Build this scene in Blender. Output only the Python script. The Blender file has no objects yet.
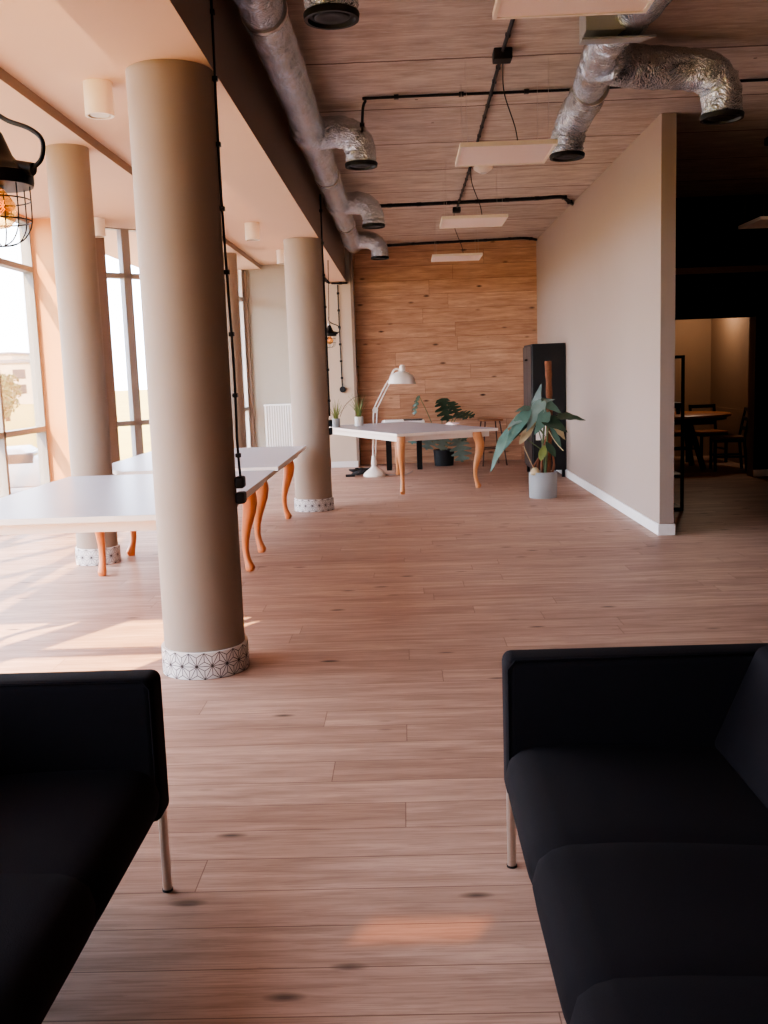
import bpy, math, random
from mathutils import Vector, Matrix
random.seed(7)
col = bpy.context.scene.collection
PI = math.pi

# ------------------------------------------------------------------ materials
MATS = {}
def newmat(name):
    m = bpy.data.materials.new(name); m.use_nodes = True
    nt = m.node_tree; b = nt.nodes['Principled BSDF']
    MATS[name] = m
    return m, nt, b
def rgb(r, g, b):
    f = lambda c: (c/255/12.92) if c/255 <= .04045 else ((c/255+.055)/1.055)**2.4
    return (f(r), f(g), f(b), 1)
def simple(name, c, rough=.6, metal=0, noise=.06, scale=6, bump=0, bscale=40, coat=0, sheen=0, spec=None):
    m, nt, b = newmat(name)
    tc = nt.nodes.new('ShaderNodeTexCoord')
    n = nt.nodes.new('ShaderNodeTexNoise'); n.inputs['Scale'].default_value = scale; n.inputs['Detail'].default_value = 4
    nt.links.new(tc.outputs['Object'], n.inputs['Vector'])
    mx = nt.nodes.new('ShaderNodeMix'); mx.data_type = 'RGBA'
    a = rgb(*c); mx.inputs['A'].default_value = tuple(x*(1-noise) for x in a[:3])+(1,)
    mx.inputs['B'].default_value = tuple(min(1, x*(1+noise)) for x in a[:3])+(1,)
    nt.links.new(n.outputs['Fac'], mx.inputs['Factor']); nt.links.new(mx.outputs['Result'], b.inputs['Base Color'])
    b.inputs['Roughness'].default_value = rough; b.inputs['Metallic'].default_value = metal
    if spec is not None: b.inputs['Specular IOR Level'].default_value = spec
    if coat: b.inputs['Coat Weight'].default_value = coat
    if sheen:
        b.inputs['Sheen Weight'].default_value = sheen
    if bump:
        n2 = nt.nodes.new('ShaderNodeTexNoise'); n2.inputs['Scale'].default_value = bscale
        nt.links.new(tc.outputs['Object'], n2.inputs['Vector'])
        bp = nt.nodes.new('ShaderNodeBump'); bp.inputs['Strength'].default_value = bump; bp.inputs['Distance'].default_value = .01
        nt.links.new(n2.outputs['Fac'], bp.inputs['Height']); nt.links.new(bp.outputs['Normal'], b.inputs['Normal'])
    return m

def mnode(nt, op, a, b=None, c=None):
    n = nt.nodes.new('ShaderNodeMath'); n.operation = op
    for i, v in enumerate((a, b, c)):
        if v is None: continue
        if isinstance(v, (int, float)): n.inputs[i].default_value = v
        else: nt.links.new(v, n.inputs[i])
    return n.outputs[0]
def ramp(nt, fac, stops, interp='LINEAR'):
    r = nt.nodes.new('ShaderNodeValToRGB'); r.color_ramp.interpolation = interp
    while len(r.color_ramp.elements) < len(stops): r.color_ramp.elements.new(.5)
    for e, (p, c) in zip(r.color_ramp.elements, stops): e.position = p; e.color = c
    nt.links.new(fac, r.inputs['Fac']); return r.outputs['Color']
def mixc(nt, f, a, b, mode='MIX'):
    n = nt.nodes.new('ShaderNodeMix'); n.data_type = 'RGBA'; n.blend_type = mode
    for k, v in (('Factor', f), ('A', a), ('B', b)):
        if isinstance(v, (int, float, tuple)): n.inputs[k].default_value = v
        else: nt.links.new(v, n.inputs[k])
    return n.outputs['Result']

def planks(name, vertical, pl, ph, cA, cB, cG, seam, rough, bumpk=.25, knots=True, contrast=.5, seamw=.012):
    """boards: long axis = world X, stacking axis = Y (floor) or Z (wall)"""
    m, nt, b = newmat(name)
    tc = nt.nodes.new('ShaderNodeTexCoord'); sp = nt.nodes.new('ShaderNodeSeparateXYZ')
    nt.links.new(tc.outputs['Object'], sp.inputs[0])
    X = sp.outputs['X']; Y = sp.outputs['Z' if vertical else 'Y']
    v = mnode(nt, 'DIVIDE', Y, ph); row = mnode(nt, 'FLOOR', v); fv = mnode(nt, 'FRACT', v)
    wn = nt.nodes.new('ShaderNodeTexWhiteNoise'); wn.noise_dimensions = '1D'; nt.links.new(row, wn.inputs['W'])
    u = mnode(nt, 'ADD', mnode(nt, 'DIVIDE', X, pl), mnode(nt, 'MULTIPLY', wn.outputs['Value'], 7.0))
    cu = mnode(nt, 'FLOOR', u); fu = mnode(nt, 'FRACT', u)
    wn2 = nt.nodes.new('ShaderNodeTexWhiteNoise'); wn2.noise_dimensions = '2D'
    cb = nt.nodes.new('ShaderNodeCombineXYZ'); nt.links.new(cu, cb.inputs[0]); nt.links.new(row, cb.inputs[1])
    nt.links.new(cb.outputs[0], wn2.inputs['Vector'])
    rnd = wn2.outputs['Value']
    # grain
    cb2 = nt.nodes.new('ShaderNodeCombineXYZ')
    nt.links.new(mnode(nt, 'ADD', mnode(nt, 'MULTIPLY', X, 1.1), mnode(nt, 'MULTIPLY', rnd, 31.0)), cb2.inputs[0])
    nt.links.new(mnode(nt, 'MULTIPLY', Y, 11.0), cb2.inputs[1]); nt.links.new(mnode(nt, 'MULTIPLY', rnd, 17.0), cb2.inputs[2])
    n1 = nt.nodes.new('ShaderNodeTexNoise'); n1.inputs['Scale'].default_value = 1.6; n1.inputs['Detail'].default_value = 7
    n1.inputs['Roughness'].default_value = .62; n1.inputs['Distortion'].default_value = .5
    nt.links.new(cb2.outputs[0], n1.inputs['Vector'])
    cb3 = nt.nodes.new('ShaderNodeCombineXYZ')
    nt.links.new(mnode(nt, 'ADD', mnode(nt, 'MULTIPLY', X, 3.0), mnode(nt, 'MULTIPLY', rnd, 9.0)), cb3.inputs[0])
    nt.links.new(mnode(nt, 'MULTIPLY', Y, 90.0), cb3.inputs[1])
    n2 = nt.nodes.new('ShaderNodeTexNoise'); n2.inputs['Scale'].default_value = 1.5; n2.inputs['Detail'].default_value = 3
    nt.links.new(cb3.outputs[0], n2.inputs['Vector'])
    base = mixc(nt, mnode(nt, 'MULTIPLY', rnd, 1.0), rgb(*cA), rgb(*cB))
    g = ramp(nt, n1.outputs['Fac'], [(.30, (0,0,0,1)), (.50, (.45,.45,.45,1)), (.72, (1,1,1,1))])
    c1 = mixc(nt, mnode(nt, 'MULTIPLY', mnode(nt, 'SUBTRACT', 1.0, g), contrast), base, rgb(*cG))
    c2 = mixc(nt, mnode(nt, 'MULTIPLY', mnode(nt, 'GREATER_THAN', n2.outputs['Fac'], .55), .24), c1, rgb(*cG))
    if knots:
        cb4 = nt.nodes.new('ShaderNodeCombineXYZ')
        nt.links.new(mnode(nt, 'MULTIPLY', X, 1.5), cb4.inputs[0]); nt.links.new(mnode(nt, 'MULTIPLY', Y, 4.2), cb4.inputs[1])
        vo = nt.nodes.new('ShaderNodeTexVoronoi'); vo.inputs['Scale'].default_value = 1.35; nt.links.new(cb4.outputs[0], vo.inputs['Vector'])
        k = ramp(nt, vo.outputs['Distance'], [(0, (1,1,1,1)), (.05, (.95,.95,.95,1)), (.13, (0,0,0,1))])
        c2 = mixc(nt, mnode(nt, 'MULTIPLY', mnode(nt, 'MULTIPLY', k, n1.outputs['Fac']), 1.7), c2, rgb(*[int(x*.42) for x in cG]))
    s1 = mnode(nt, 'LESS_THAN', mnode(nt, 'MINIMUM', fv, mnode(nt, 'SUBTRACT', 1.0, fv)), seamw)
    s2 = mnode(nt, 'LESS_THAN', fu, seamw*ph/pl*1.5)
    sm = mnode(nt, 'MAXIMUM', s1, s2)
    c3 = mixc(nt, mnode(nt, 'MULTIPLY', sm, .75), c2, rgb(*seam))
    nt.links.new(c3, b.inputs['Base Color']); b.inputs['Roughness'].default_value = rough; b.inputs['Specular IOR Level'].default_value = .18
    bp = nt.nodes.new('ShaderNodeBump'); bp.inputs['Strength'].default_value = bumpk; bp.inputs['Distance'].default_value = .003
    nt.links.new(mnode(nt, 'SUBTRACT', mnode(nt, 'MULTIPLY', n1.outputs['Fac'], .4), sm), bp.inputs['Height'])
    nt.links.new(bp.outputs['Normal'], b.inputs['Normal'])
    return m

floor_m = planks('oak_floor', False, 1.9, .192, (208,174,154), (190,155,136), (114,84,70), (110,82,68), .46, contrast=.62)
woodwall_m = planks('oak_wall', True, 2.1, .23, (226,184,152), (202,158,126), (140,96,72), (104,70,54), .6, contrast=.7)

def concrete():
    m, nt, b = newmat('board_concrete')
    tc = nt.nodes.new('ShaderNodeTexCoord'); sp = nt.nodes.new('ShaderNodeSeparateXYZ'); nt.links.new(tc.outputs['Object'], sp.inputs[0])
    X, Y = sp.outputs['X'], sp.outputs['Y']
    def st(sx, sy, sc, det=6):
        c = nt.nodes.new('ShaderNodeCombineXYZ')
        nt.links.new(mnode(nt, 'MULTIPLY', X, sx), c.inputs[0]); nt.links.new(mnode(nt, 'MULTIPLY', Y, sy), c.inputs[1])
        n = nt.nodes.new('ShaderNodeTexNoise'); n.inputs['Scale'].default_value = sc; n.inputs['Detail'].default_value = det
        n.inputs['Roughness'].default_value = .65
        nt.links.new(c.outputs[0], n.inputs['Vector']); return n.outputs['Fac']
    n1 = st(1.2, 4, 1.8); n2 = st(2, 16, 2.0, 3); n3 = st(1, 1, 2.5); 
    wob = mnode(nt, 'MULTIPLY', st(1, .2, 3.0), .05)
    v = mnode(nt, 'DIVIDE', mnode(nt, 'ADD', mnode(nt, 'SUBTRACT', Y, 5.72), wob), 1.2); row = mnode(nt, 'FLOOR', v); fv = mnode(nt, 'FRACT', v)
    wn = nt.nodes.new('ShaderNodeTexWhiteNoise'); wn.noise_dimensions = '1D'; nt.links.new(row, wn.inputs['W'])
    base = mixc(nt, wn.outputs['Value'], rgb(208,193,178), rgb(190,174,160))
    c = mixc(nt, ramp(nt, n1, [(.35, (.8,.8,.8,1)), (.65, (0,0,0,1))]), base, rgb(158,140,126))
    c = mixc(nt, ramp(nt, n2, [(.50, (0,0,0,1)), (.72, (.5,.5,.5,1))]), c, rgb(226,214,200))
    c = mixc(nt, ramp(nt, n3, [(.55, (0,0,0,1)), (.8, (.35,.35,.35,1))]), c, rgb(124,106,94))
    seam = mnode(nt, 'LESS_THAN', mnode(nt, 'MINIMUM', fv, mnode(nt, 'SUBTRACT', 1.0, fv)), .011)
    c = mixc(nt, mnode(nt, 'MULTIPLY', seam, .8), c, rgb(84,60,48))
    vo = nt.nodes.new('ShaderNodeTexVoronoi'); vo.inputs['Scale'].default_value = 2.1; nt.links.new(tc.outputs['Object'], vo.inputs['Vector'])
    c = mixc(nt, mnode(nt, 'MULTIPLY', mnode(nt, 'LESS_THAN', vo.outputs['Distance'], .028), .7), c, rgb(70,50,40))
    nt.links.new(c, b.inputs['Base Color']); b.inputs['Roughness'].default_value = .9
    bp = nt.nodes.new('ShaderNodeBump'); bp.inputs['Strength'].default_value = .5; bp.inputs['Distance'].default_value = .02
    h = mnode(nt, 'SUBTRACT', mnode(nt, 'MULTIPLY', n2, .3), mnode(nt, 'MULTIPLY', seam, 1.0))
    nt.links.new(h, bp.inputs['Height']); nt.links.new(bp.outputs['Normal'], b.inputs['Normal'])
    return m
concrete_m = concrete()

def foil():
    m, nt, b = newmat('aluminium_foil')
    tc = nt.nodes.new('ShaderNodeTexCoord')
    n = nt.nodes.new('ShaderNodeTexNoise'); n.inputs['Scale'].default_value = 6; n.inputs['Detail'].default_value = 4; n.inputs['Distortion'].default_value = .6
    vo = nt.nodes.new('ShaderNodeTexVoronoi'); vo.inputs['Scale'].default_value = 16; vo.feature = 'F1'
    vo2 = nt.nodes.new('ShaderNodeTexVoronoi'); vo2.inputs['Scale'].default_value = 55
    nt.links.new(tc.outputs['Object'], n.inputs['Vector'])
    vm = nt.nodes.new('ShaderNodeVectorMath'); vm.operation = 'ADD'
    nt.links.new(tc.outputs['Object'], vm.inputs[0]); nt.links.new(n.outputs['Color'], vm.inputs[1])
    for q in (vo, vo2): nt.links.new(vm.outputs[0], q.inputs['Vector'])
    h = mnode(nt, 'ADD', mnode(nt, 'MULTIPLY', vo.outputs['Distance'], 1.0), mnode(nt, 'MULTIPLY', vo2.outputs['Distance'], .25))
    bp = nt.nodes.new('ShaderNodeBump'); bp.inputs['Strength'].default_value = .65; bp.inputs['Distance'].default_value = .02
    nt.links.new(h, bp.inputs['Height']); nt.links.new(bp.outputs['Normal'], b.inputs['Normal'])
    b.inputs['Base Color'].default_value = rgb(215,222,228); b.inputs['Metallic'].default_value = 1; b.inputs['Roughness'].default_value = .22
    return m
foil_m = foil()

def glass():
    m, nt, b = newmat('window_glass')
    nt.nodes.remove(b)
    out = [n for n in nt.nodes if n.type == 'OUTPUT_MATERIAL'][0]
    t = nt.nodes.new('ShaderNodeBsdfTransparent'); t.inputs[0].default_value = (.95,.97,.98,1)
    g = nt.nodes.new('ShaderNodeBsdfGlossy'); g.inputs['Roughness'].default_value = .02
    lw = nt.nodes.new('ShaderNodeLayerWeight'); lw.inputs['Blend'].default_value = .12
    mx = nt.nodes.new('ShaderNodeMixShader')
    nt.links.new(mnode(nt, 'MULTIPLY', lw.outputs['Fresnel'], .5), mx.inputs[0]); nt.links.new(t.outputs[0], mx.inputs[1]); nt.links.new(g.outputs[0], mx.inputs[2])
    nt.links.new(mx.outputs[0], out.inputs['Surface'])
    return m
glass_m = glass()

def bulbglass():
    m, nt, b = newmat('amber_bulb_glass')
    nt.nodes.remove(b)
    out = [n for n in nt.nodes if n.type == 'OUTPUT_MATERIAL'][0]
    t = nt.nodes.new('ShaderNodeBsdfTransparent'); t.inputs[0].default_value = rgb(250,220,172)
    g = nt.nodes.new('ShaderNodeBsdfGlossy'); g.inputs['Roughness'].default_value = .05; g.inputs[0].default_value = rgb(255,225,190)
    lw = nt.nodes.new('ShaderNodeLayerWeight'); lw.inputs['Blend'].default_value = .35
    mx = nt.nodes.new('ShaderNodeMixShader')
    nt.links.new(lw.outputs['Facing'], mx.inputs[0]); nt.links.new(t.outputs[0], mx.inputs[1]); nt.links.new(g.outputs[0], mx.inputs[2])
    nt.links.new(mx.outputs[0], out.inputs['Surface'])
    return m
bulb_m = bulbglass()
def emis(name, c, s):
    m, nt, b = newmat(name); b.inputs['Base Color'].default_value = rgb(*c)
    b.inputs['Emission Color'].default_value = rgb(*c); b.inputs['Emission Strength'].default_value = s; return m
filament_m = emis('glowing_filament', (255,150,70), 1)

peach = simple('cream_plaster', (216,184,156), .85, noise=.03, scale=1.5)
taupe = simple('taupe_paint', (164,146,133), .8, noise=.03, scale=1.2)
beam_m = simple('brown_shade_and_trim', (140,120,106), .85, noise=.03)  # brown for trims, and for faces whose shade is put into the colour
grey_green = simple('grey_green_paint', (168,160,146), .85, noise=.03)
cream_wall = simple('warm_cream_paint', (206,188,166), .85, noise=.03)
column_m = simple('column_taupe_paint', (150,133,117), .75, noise=.04, scale=2)
sunwall = simple('sunlit_apricot', (228,172,122), .85, noise=.03)  # warm sunlight put into the wall's base colour
whitetrim = simple('white_trim', (232,226,220), .5, noise=.02)
offwhite = simple('off_white_metal', (232,220,208), .45, noise=.02)
radiator_m = simple('radiator_white', (238,236,232), .4, noise=.02)
black_metal = simple('black_metal', (11,10,10), .45, noise=.1, spec=.3)
black_rub = simple('black_rubber', (14,12,12), .55, noise=.1)
black_paint = simple('black_wall_paint', (24,18,16), .9, noise=.1)
dark_taupe = simple('dark_taupe_paint', (150,122,98), .9, noise=.04)
sofa_m = simple('black_felt', (17,14,18), .9, noise=.15, scale=30, bump=.15, bscale=300, spec=.18)
chrome = simple('brushed_steel', (200,190,180), .28, metal=1, noise=.05)
galv = simple('galvanised_steel', (158,158,154), .5, metal=.3, noise=.12, scale=12)
alu = simple('grey_window_frame', (150,146,142), .5, noise=.03)
tabletop_m = simple('grey_white_laminate', (176,174,180), .32, noise=.03, scale=3)
tableedge_m = simple('cream_table_edge', (236,222,208), .5, noise=.02)
orange_wood = simple('orange_wood', (214,130,78), .42, noise=.16, scale=9)
pale_wood = simple('honey_wood', (206,142,92), .45, noise=.16, scale=9)
tile_w = simple('white_tile', (232,226,220), .35, noise=.04)
tile_l = simple('dark_tile_lines', (70,62,60), .5)
pot_grey = simple('grey_pot', (148,148,146), .6, noise=.04)
pot_white = simple('pale_pot', (205,200,192), .6, noise=.05)
pot_dark = simple('dark_pot', (40,42,44), .6, noise=.1)
soil_m = simple('soil', (62,44,34), .95, noise=.3, scale=40, bump=.6)
coir = simple('coir_pole', (126,80,54), .95, noise=.45, scale=50, bump=1, bscale=70)
stem_m = simple('green_stem', (96,112,74), .6, noise=.15)
root_m = simple('brown_aerial_root', (118,74,50), .8, noise=.2)
leaf_m = simple('blue_green_leaf', (86,114,100), .45, noise=.28, scale=14)
leaf_dk = simple('dark_green_leaf', (46,66,46), .4, noise=.3, scale=14)
leaf_silver = simple('silvery_leaf', (118,138,128), .45, noise=.25, scale=14)
leaf_dry = simple('dry_pale_leaf', (196,178,140), .7, noise=.15)
spike_m = simple('yellow_green_blade', (112,122,62), .55, noise=.3, scale=20)
lamp_w = simple('cream_lamp_enamel', (236,226,214), .35, noise=.02)
paper = simple('white_paper', (240,236,232), .7, noise=.02)
pinkp = simple('pale_pink_paper', (232,200,190), .7, noise=.04)
cab_side = simple('dark_grey_cabinet', (56,49,46), .45, noise=.08)
cab_m = simple('black_cabinet', (12,11,11), .5, noise=.08)
seat_wood = simple('brown_seat_wood', (150,98,66), .5, noise=.15)
brown_metal = simple('brown_metal', (74,46,36), .5, noise=.1)
table_brown = simple('brown_tabletop', (176,112,66), .4, noise=.15)
led_m = simple('led_panel_diffuser', (238,216,206), .5, noise=.01)
skyfld = simple('yellow_grass', (150,128,50), 1, noise=.35, scale=.2)
tree_m = simple('park_tree_green', (70,84,48), 1, noise=.3, scale=2)
bark_m = simple('bark', (86,66,50), .9, noise=.2)
bldg_m = simple('pale_facade', (190,172,150), .9, noise=.06)
asph = simple('asphalt', (120,118,122), .95, noise=.08)
car_m = simple('grey_car_paint', (150,152,158), .3, metal=.3)
darkglass = simple('dark_glass', (30,34,40), .1)

# ------------------------------------------------------------------ mesh builder
class MB:
    def __init__(s): s.v = []; s.f = []; s.m = []
    def add(s, vs, fs, mi=0):
        k = len(s.v); s.v += [Vector(v) for v in vs]
        for f in fs: s.f.append([i+k for i in f]); s.m.append(mi)
        return s
    def box(s, x0, x1, y0, y1, z0, z1, mi=0):
        vs = [(x, y, z) for z in (z0, z1) for y in (y0, y1) for x in (x0, x1)]
        return s.add(vs, [(0,2,3,1), (4,5,7,6), (0,1,5,4), (2,6,7,3), (0,4,6,2), (1,3,7,5)], mi)
    def bar(s, p0, p1, w, h, mi=0, up=(0,0,1)):
        p0, p1 = Vector(p0), Vector(p1); d = (p1-p0).normalized(); up = Vector(up)
        if abs(d.dot(up)) > .98: up = Vector((0,1,0))
        a = d.cross(up).normalized()*w/2; b = a.cross(d).normalized()*h/2
        vs = [p+i*a+j*b for p in (p0, p1) for i, j in ((-1,-1), (1,-1), (1,1), (-1,1))]
        return s.add(vs, [(0,1,2,3), (7,6,5,4), (0,4,5,1), (1,5,6,2), (2,6,7,3), (3,7,4,0)], mi)
    def prism(s, poly, z0, z1, mi=0, mtop=None):
        n = len(poly); vs = [(x, y, z0) for x, y in poly]+[(x, y, z1) for x, y in poly]
        s.add(vs, [tuple(range(n))[::-1]]+[(i, (i+1) % n, (i+1) % n+n, i+n) for i in range(n)], mi)
        k = len(s.v)-n; s.f.append([k+i for i in range(n)]); s.m.append(mi if mtop is None else mtop); return s
    def tube(s, pts, r, n=10, mi=0, caps=True, closed=False):
        pts = [Vector(p) for p in pts]; N = len(pts); rs = r if isinstance(r, (list, tuple)) else [r]*N
        k = len(s.v); ref = None
        for i, p in enumerate(pts):
            if closed: d = pts[(i+1) % N]-pts[i-1]
            else: d = pts[min(i+1, N-1)]-pts[max(i-1, 0)]
            d.normalize()
            if ref is None:
                ref = Vector((0,0,1)) if abs(d.z) < .9 else Vector((1,0,0))
                ref = (ref-d*ref.dot(d)).normalized()
            else: ref = (ref-d*ref.dot(d)).normalized()
            b = d.cross(ref)
            for j in range(n):
                a = 2*PI*j/n; s.v.append(p+rs[i]*(math.cos(a)*ref+math.sin(a)*b))
        for i in range(N if closed else N-1):
            for j in range(n):
                a, b2 = k+i*n+j, k+i*n+(j+1) % n; c = k+((i+1) % N)*n
                s.f.append([a, b2, c+(j+1) % n, c+j]); s.m.append(mi)
        if caps and not closed:
            s.f.append([k+j for j in range(n)][::-1]); s.m.append(mi)
            s.f.append([k+(N-1)*n+j for j in range(n)]); s.m.append(mi)
        return s
    def lathe(s, prof, c=(0,0,0), n=32, mi=0, M=None):
        c = Vector(c); k = len(s.v)
        for r, z in prof:
            for j in range(n):
                a = 2*PI*j/n; p = Vector((r*math.cos(a), r*math.sin(a), z))
                if M: p = M @ p
                s.v.append(c+p)
        for i in range(len(prof)-1):
            for j in range(n):
                a, b = k+i*n+j, k+i*n+(j+1) % n
                s.f.append([a, b, b+n, a+n]); s.m.append(mi)
        if prof[0][0] > 1e-6: s.f.append([k+j for j in range(n)][::-1]); s.m.append(mi)
        e = k+(len(prof)-1)*n
        if prof[-1][0] > 1e-6: s.f.append([e+j for j in range(n)]); s.m.append(mi)
        return s
    def build(s, name, mats, parent=None, smooth=False, bevel=0, seg=2, sub=0):
        off = parent_loc(parent)
        me = bpy.data.meshes.new(name); me.from_pydata([v-off for v in s.v], [], s.f); me.update()
        for m in (mats if isinstance(mats, (list, tuple)) else [mats]): me.materials.append(m)
        for p, mi in zip(me.polygons, s.m): p.material_index = mi; p.use_smooth = bool(smooth)
        import bmesh
        bm = bmesh.new(); bm.from_mesh(me); bmesh.ops.remove_doubles(bm, verts=bm.verts, dist=1e-6)
        bmesh.ops.recalc_face_normals(bm, faces=bm.faces); bm.to_mesh(me); bm.free()
        if smooth and smooth is not True: me.set_sharp_from_angle(angle=math.radians(smooth))
        o = bpy.data.objects.new(name, me); col.objects.link(o)
        if parent: o.parent = parent
        if bevel:
            b = o.modifiers.new('b', 'BEVEL'); b.width = bevel; b.segments = seg; b.limit_method = 'ANGLE'; b.angle_limit = math.radians(40)
            me.polygons.foreach_set('use_smooth', [True]*len(me.polygons)); me.set_sharp_from_angle(angle=math.radians(50)) if seg < 3 else None
        if sub:
            q = o.modifiers.new('s', 'SUBSURF'); q.levels = q.render_levels = sub
        return o
def parent_loc(p):
    v = Vector((0,0,0))
    while p is not None: v += p.location; p = p.parent
    return v
def tag(o, label=None, cat=None, group=None, kind=None):
    if label: o['label'] = label
    if cat: o['category'] = cat
    if group: o['group'] = group
    if kind: o['kind'] = kind
    return o
def thing(name, loc, label, cat, group=None):
    o = bpy.data.objects.new(name, None); o.empty_display_size = .1; col.objects.link(o); o.location = loc
    return tag(o, label, cat, group)
def struct(mb, name, mat, label, cat, **k):
    o = mb.build(name, mat, **k); return tag(o, label, cat, kind='structure')
def copy_tree(o, parent=None):
    c = o.copy(); col.objects.link(c)
    if parent is not None: c.parent = parent
    for ch in list(o.children): copy_tree(ch, c)
    return c
def spline(pts, n=8):
    P = [Vector(p) for p in pts]; out = []
    for i in range(len(P)-1):
        a = P[max(i-1, 0)]; b = P[i]; c = P[i+1]; d = P[min(i+2, len(P)-1)]
        for k in range(n):
            t = k/n; out.append(.5*((2*b)+(c-a)*t+(2*a-5*b+4*c-d)*t*t+(3*b-a-3*c+d)*t**3))
    out.append(P[-1]); return out

# ------------------------------------------------------------------ constants of the room
H1 = 3.57            # concrete ceiling
HM = 3.45            # plaster ceiling by the windows
BZ = 2.98            # underside of the beam on the columns
YB = 16.3            # oak wall
YC = 15.95           # plaster pier at the window side
YG = 17.4            # grey plaster wall behind the radiator
XP = 2.222           # partition face
YF = -.62            # wall behind the camera

# ------------------------------------------------------------------ shell
struct(MB().box(-2.55, 6.4, YF-.2, 2.9, -.15, 0).box(-4.5, 6.4, 2.9, 19.2, -.15, 0), 'floor', floor_m, 'oak plank floor running the whole room', 'floor')
struct(MB().box(-.87, 6.4, YF-.2, 19.2, H1, H1+.15), 'ceiling', concrete_m, 'board marked raw concrete ceiling', 'ceiling')
struct(MB().box(-2.55, -1.30, YF-.03, 2.9, HM, HM+.2).box(-4.5, -1.28, 2.9, YG+.3, HM, HM+.2), 'ceiling', peach, 'smooth cream ceiling over the window side', 'ceiling')
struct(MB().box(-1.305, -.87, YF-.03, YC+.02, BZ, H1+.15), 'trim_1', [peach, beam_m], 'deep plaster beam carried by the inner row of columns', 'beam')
bm_ = bpy.data.objects['trim_1']
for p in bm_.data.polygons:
    p.material_index = 1 if p.normal.x > .5 else 0  # side turned from the windows coloured darker, as shade
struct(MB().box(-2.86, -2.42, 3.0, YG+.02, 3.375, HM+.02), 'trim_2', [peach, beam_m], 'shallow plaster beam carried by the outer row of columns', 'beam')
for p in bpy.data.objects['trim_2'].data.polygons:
    p.material_index = 1 if p.normal.x > .5 else 0  # same shade colour on this beam's side away from the windows
struct(MB().box(-.87, XP+.02, YB, YB+.2, 0, H1), 'wall_back', woodwall_m, 'oak board clad wall at the far end', 'wall')
struct(MB().box(-4.5, -1.28, YG, YG+.3, 0, H1).box(-1.28, -.80, YC, YG+.3, 0, H1), 'wall_back.001', grey_green, 'grey plaster wall behind the radiator', 'wall')
struct(MB().box(-1.28, -.80, YC-.012, YC, .1, BZ), 'wall_back.002', cream_wall, 'cream plaster pier beside the oak wall', 'wall')
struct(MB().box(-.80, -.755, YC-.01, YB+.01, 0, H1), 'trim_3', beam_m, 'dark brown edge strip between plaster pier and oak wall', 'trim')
struct(MB().box(XP, XP+.125, 8.56, YB+.2, 0, H1), 'wall_right', taupe, 'taupe partition wall ending in mid room', 'wall')
struct(MB().box(XP-.014, XP+.139, 8.546, YB, 0, .1), 'baseboard_right', whitetrim, 'white skirting along the taupe partition wall', 'baseboard', bevel=.004)
struct(MB().box(-1.28, -.78, YC-.028, YC-.012, 0, .1).box(-2.6, -1.28, YG-.016, YG, 0, .1), 'baseboard_back', whitetrim, 'white skirting under the plaster pier', 'baseboard', bevel=.003)
# dark side room
db = MB().box(XP+.13, 3.2, 12.8, 12.95, 0, H1).box(4.53, 6.4, 12.8, 12.95, 0, H1).box(3.2, 4.53, 12.8, 12.95, 2.06, H1)
struct(db, 'wall_back.003', black_paint, 'black painted wall with a wide opening', 'wall')
struct(MB().box(6.2, 6.4, YF, 12.9, 0, H1), 'wall_right.001', black_paint, 'dark side wall of the open area', 'wall')
struct(MB().box(XP+.13, 6.4, 15.95, 16.15, 0, H1).box(4.95, 5.1, 12.95, 16, 0, H1), 'wall_back.004', dark_taupe, 'beige walls of the small dining room', 'wall')
struct(MB().box(XP+.12, 6.4, 12.78, 17.2, 2.62, 2.7), 'ceiling', dark_taupe, 'low ceiling of the small dining room', 'ceiling')
struct(MB().box(4.53, 6.2, 12.785, 12.80, 0, .09), 'baseboard_back', whitetrim, 'white skirting under the black wall', 'baseboard')
struct(MB().box(4.515, 4.53, 12.77, 12.97, 0, 2.06), 'door_1', dark_taupe, 'beige reveal of the opening in the black wall', 'door')
# wall behind the viewer with a high slit added for the floor sun patch
wb = MB()
wb.box(-2.6, -1.87, YF-.03, YF, 0, H1).box(-1.52, 6.4, YF-.03, YF, 0, H1).box(-1.87, -1.52, YF-.03, YF, 0, 3.29).box(-1.87, -1.52, YF-.03, YF, 3.44, H1)
struct(wb, 'wall_front', taupe, 'taupe wall behind the viewer with a high slit added for the floor sun patch', 'wall')

tint = glass(); tint.name = 'amber_dimmer_glass'
for n_t in tint.node_tree.nodes:
    if n_t.type == 'BSDF_TRANSPARENT': n_t.inputs[0].default_value = (.34, .26, .18, 1)
o = MB().box(-1.87, -1.52, YF-.018, YF-.012, 3.29, 3.44).build('window_6', tint); tag(o, 'added amber pane in the high slit behind the viewer, dimming the floor sun patch', 'window', kind='structure')  # unseen pane added to dim the sun patch on the floor
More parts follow.
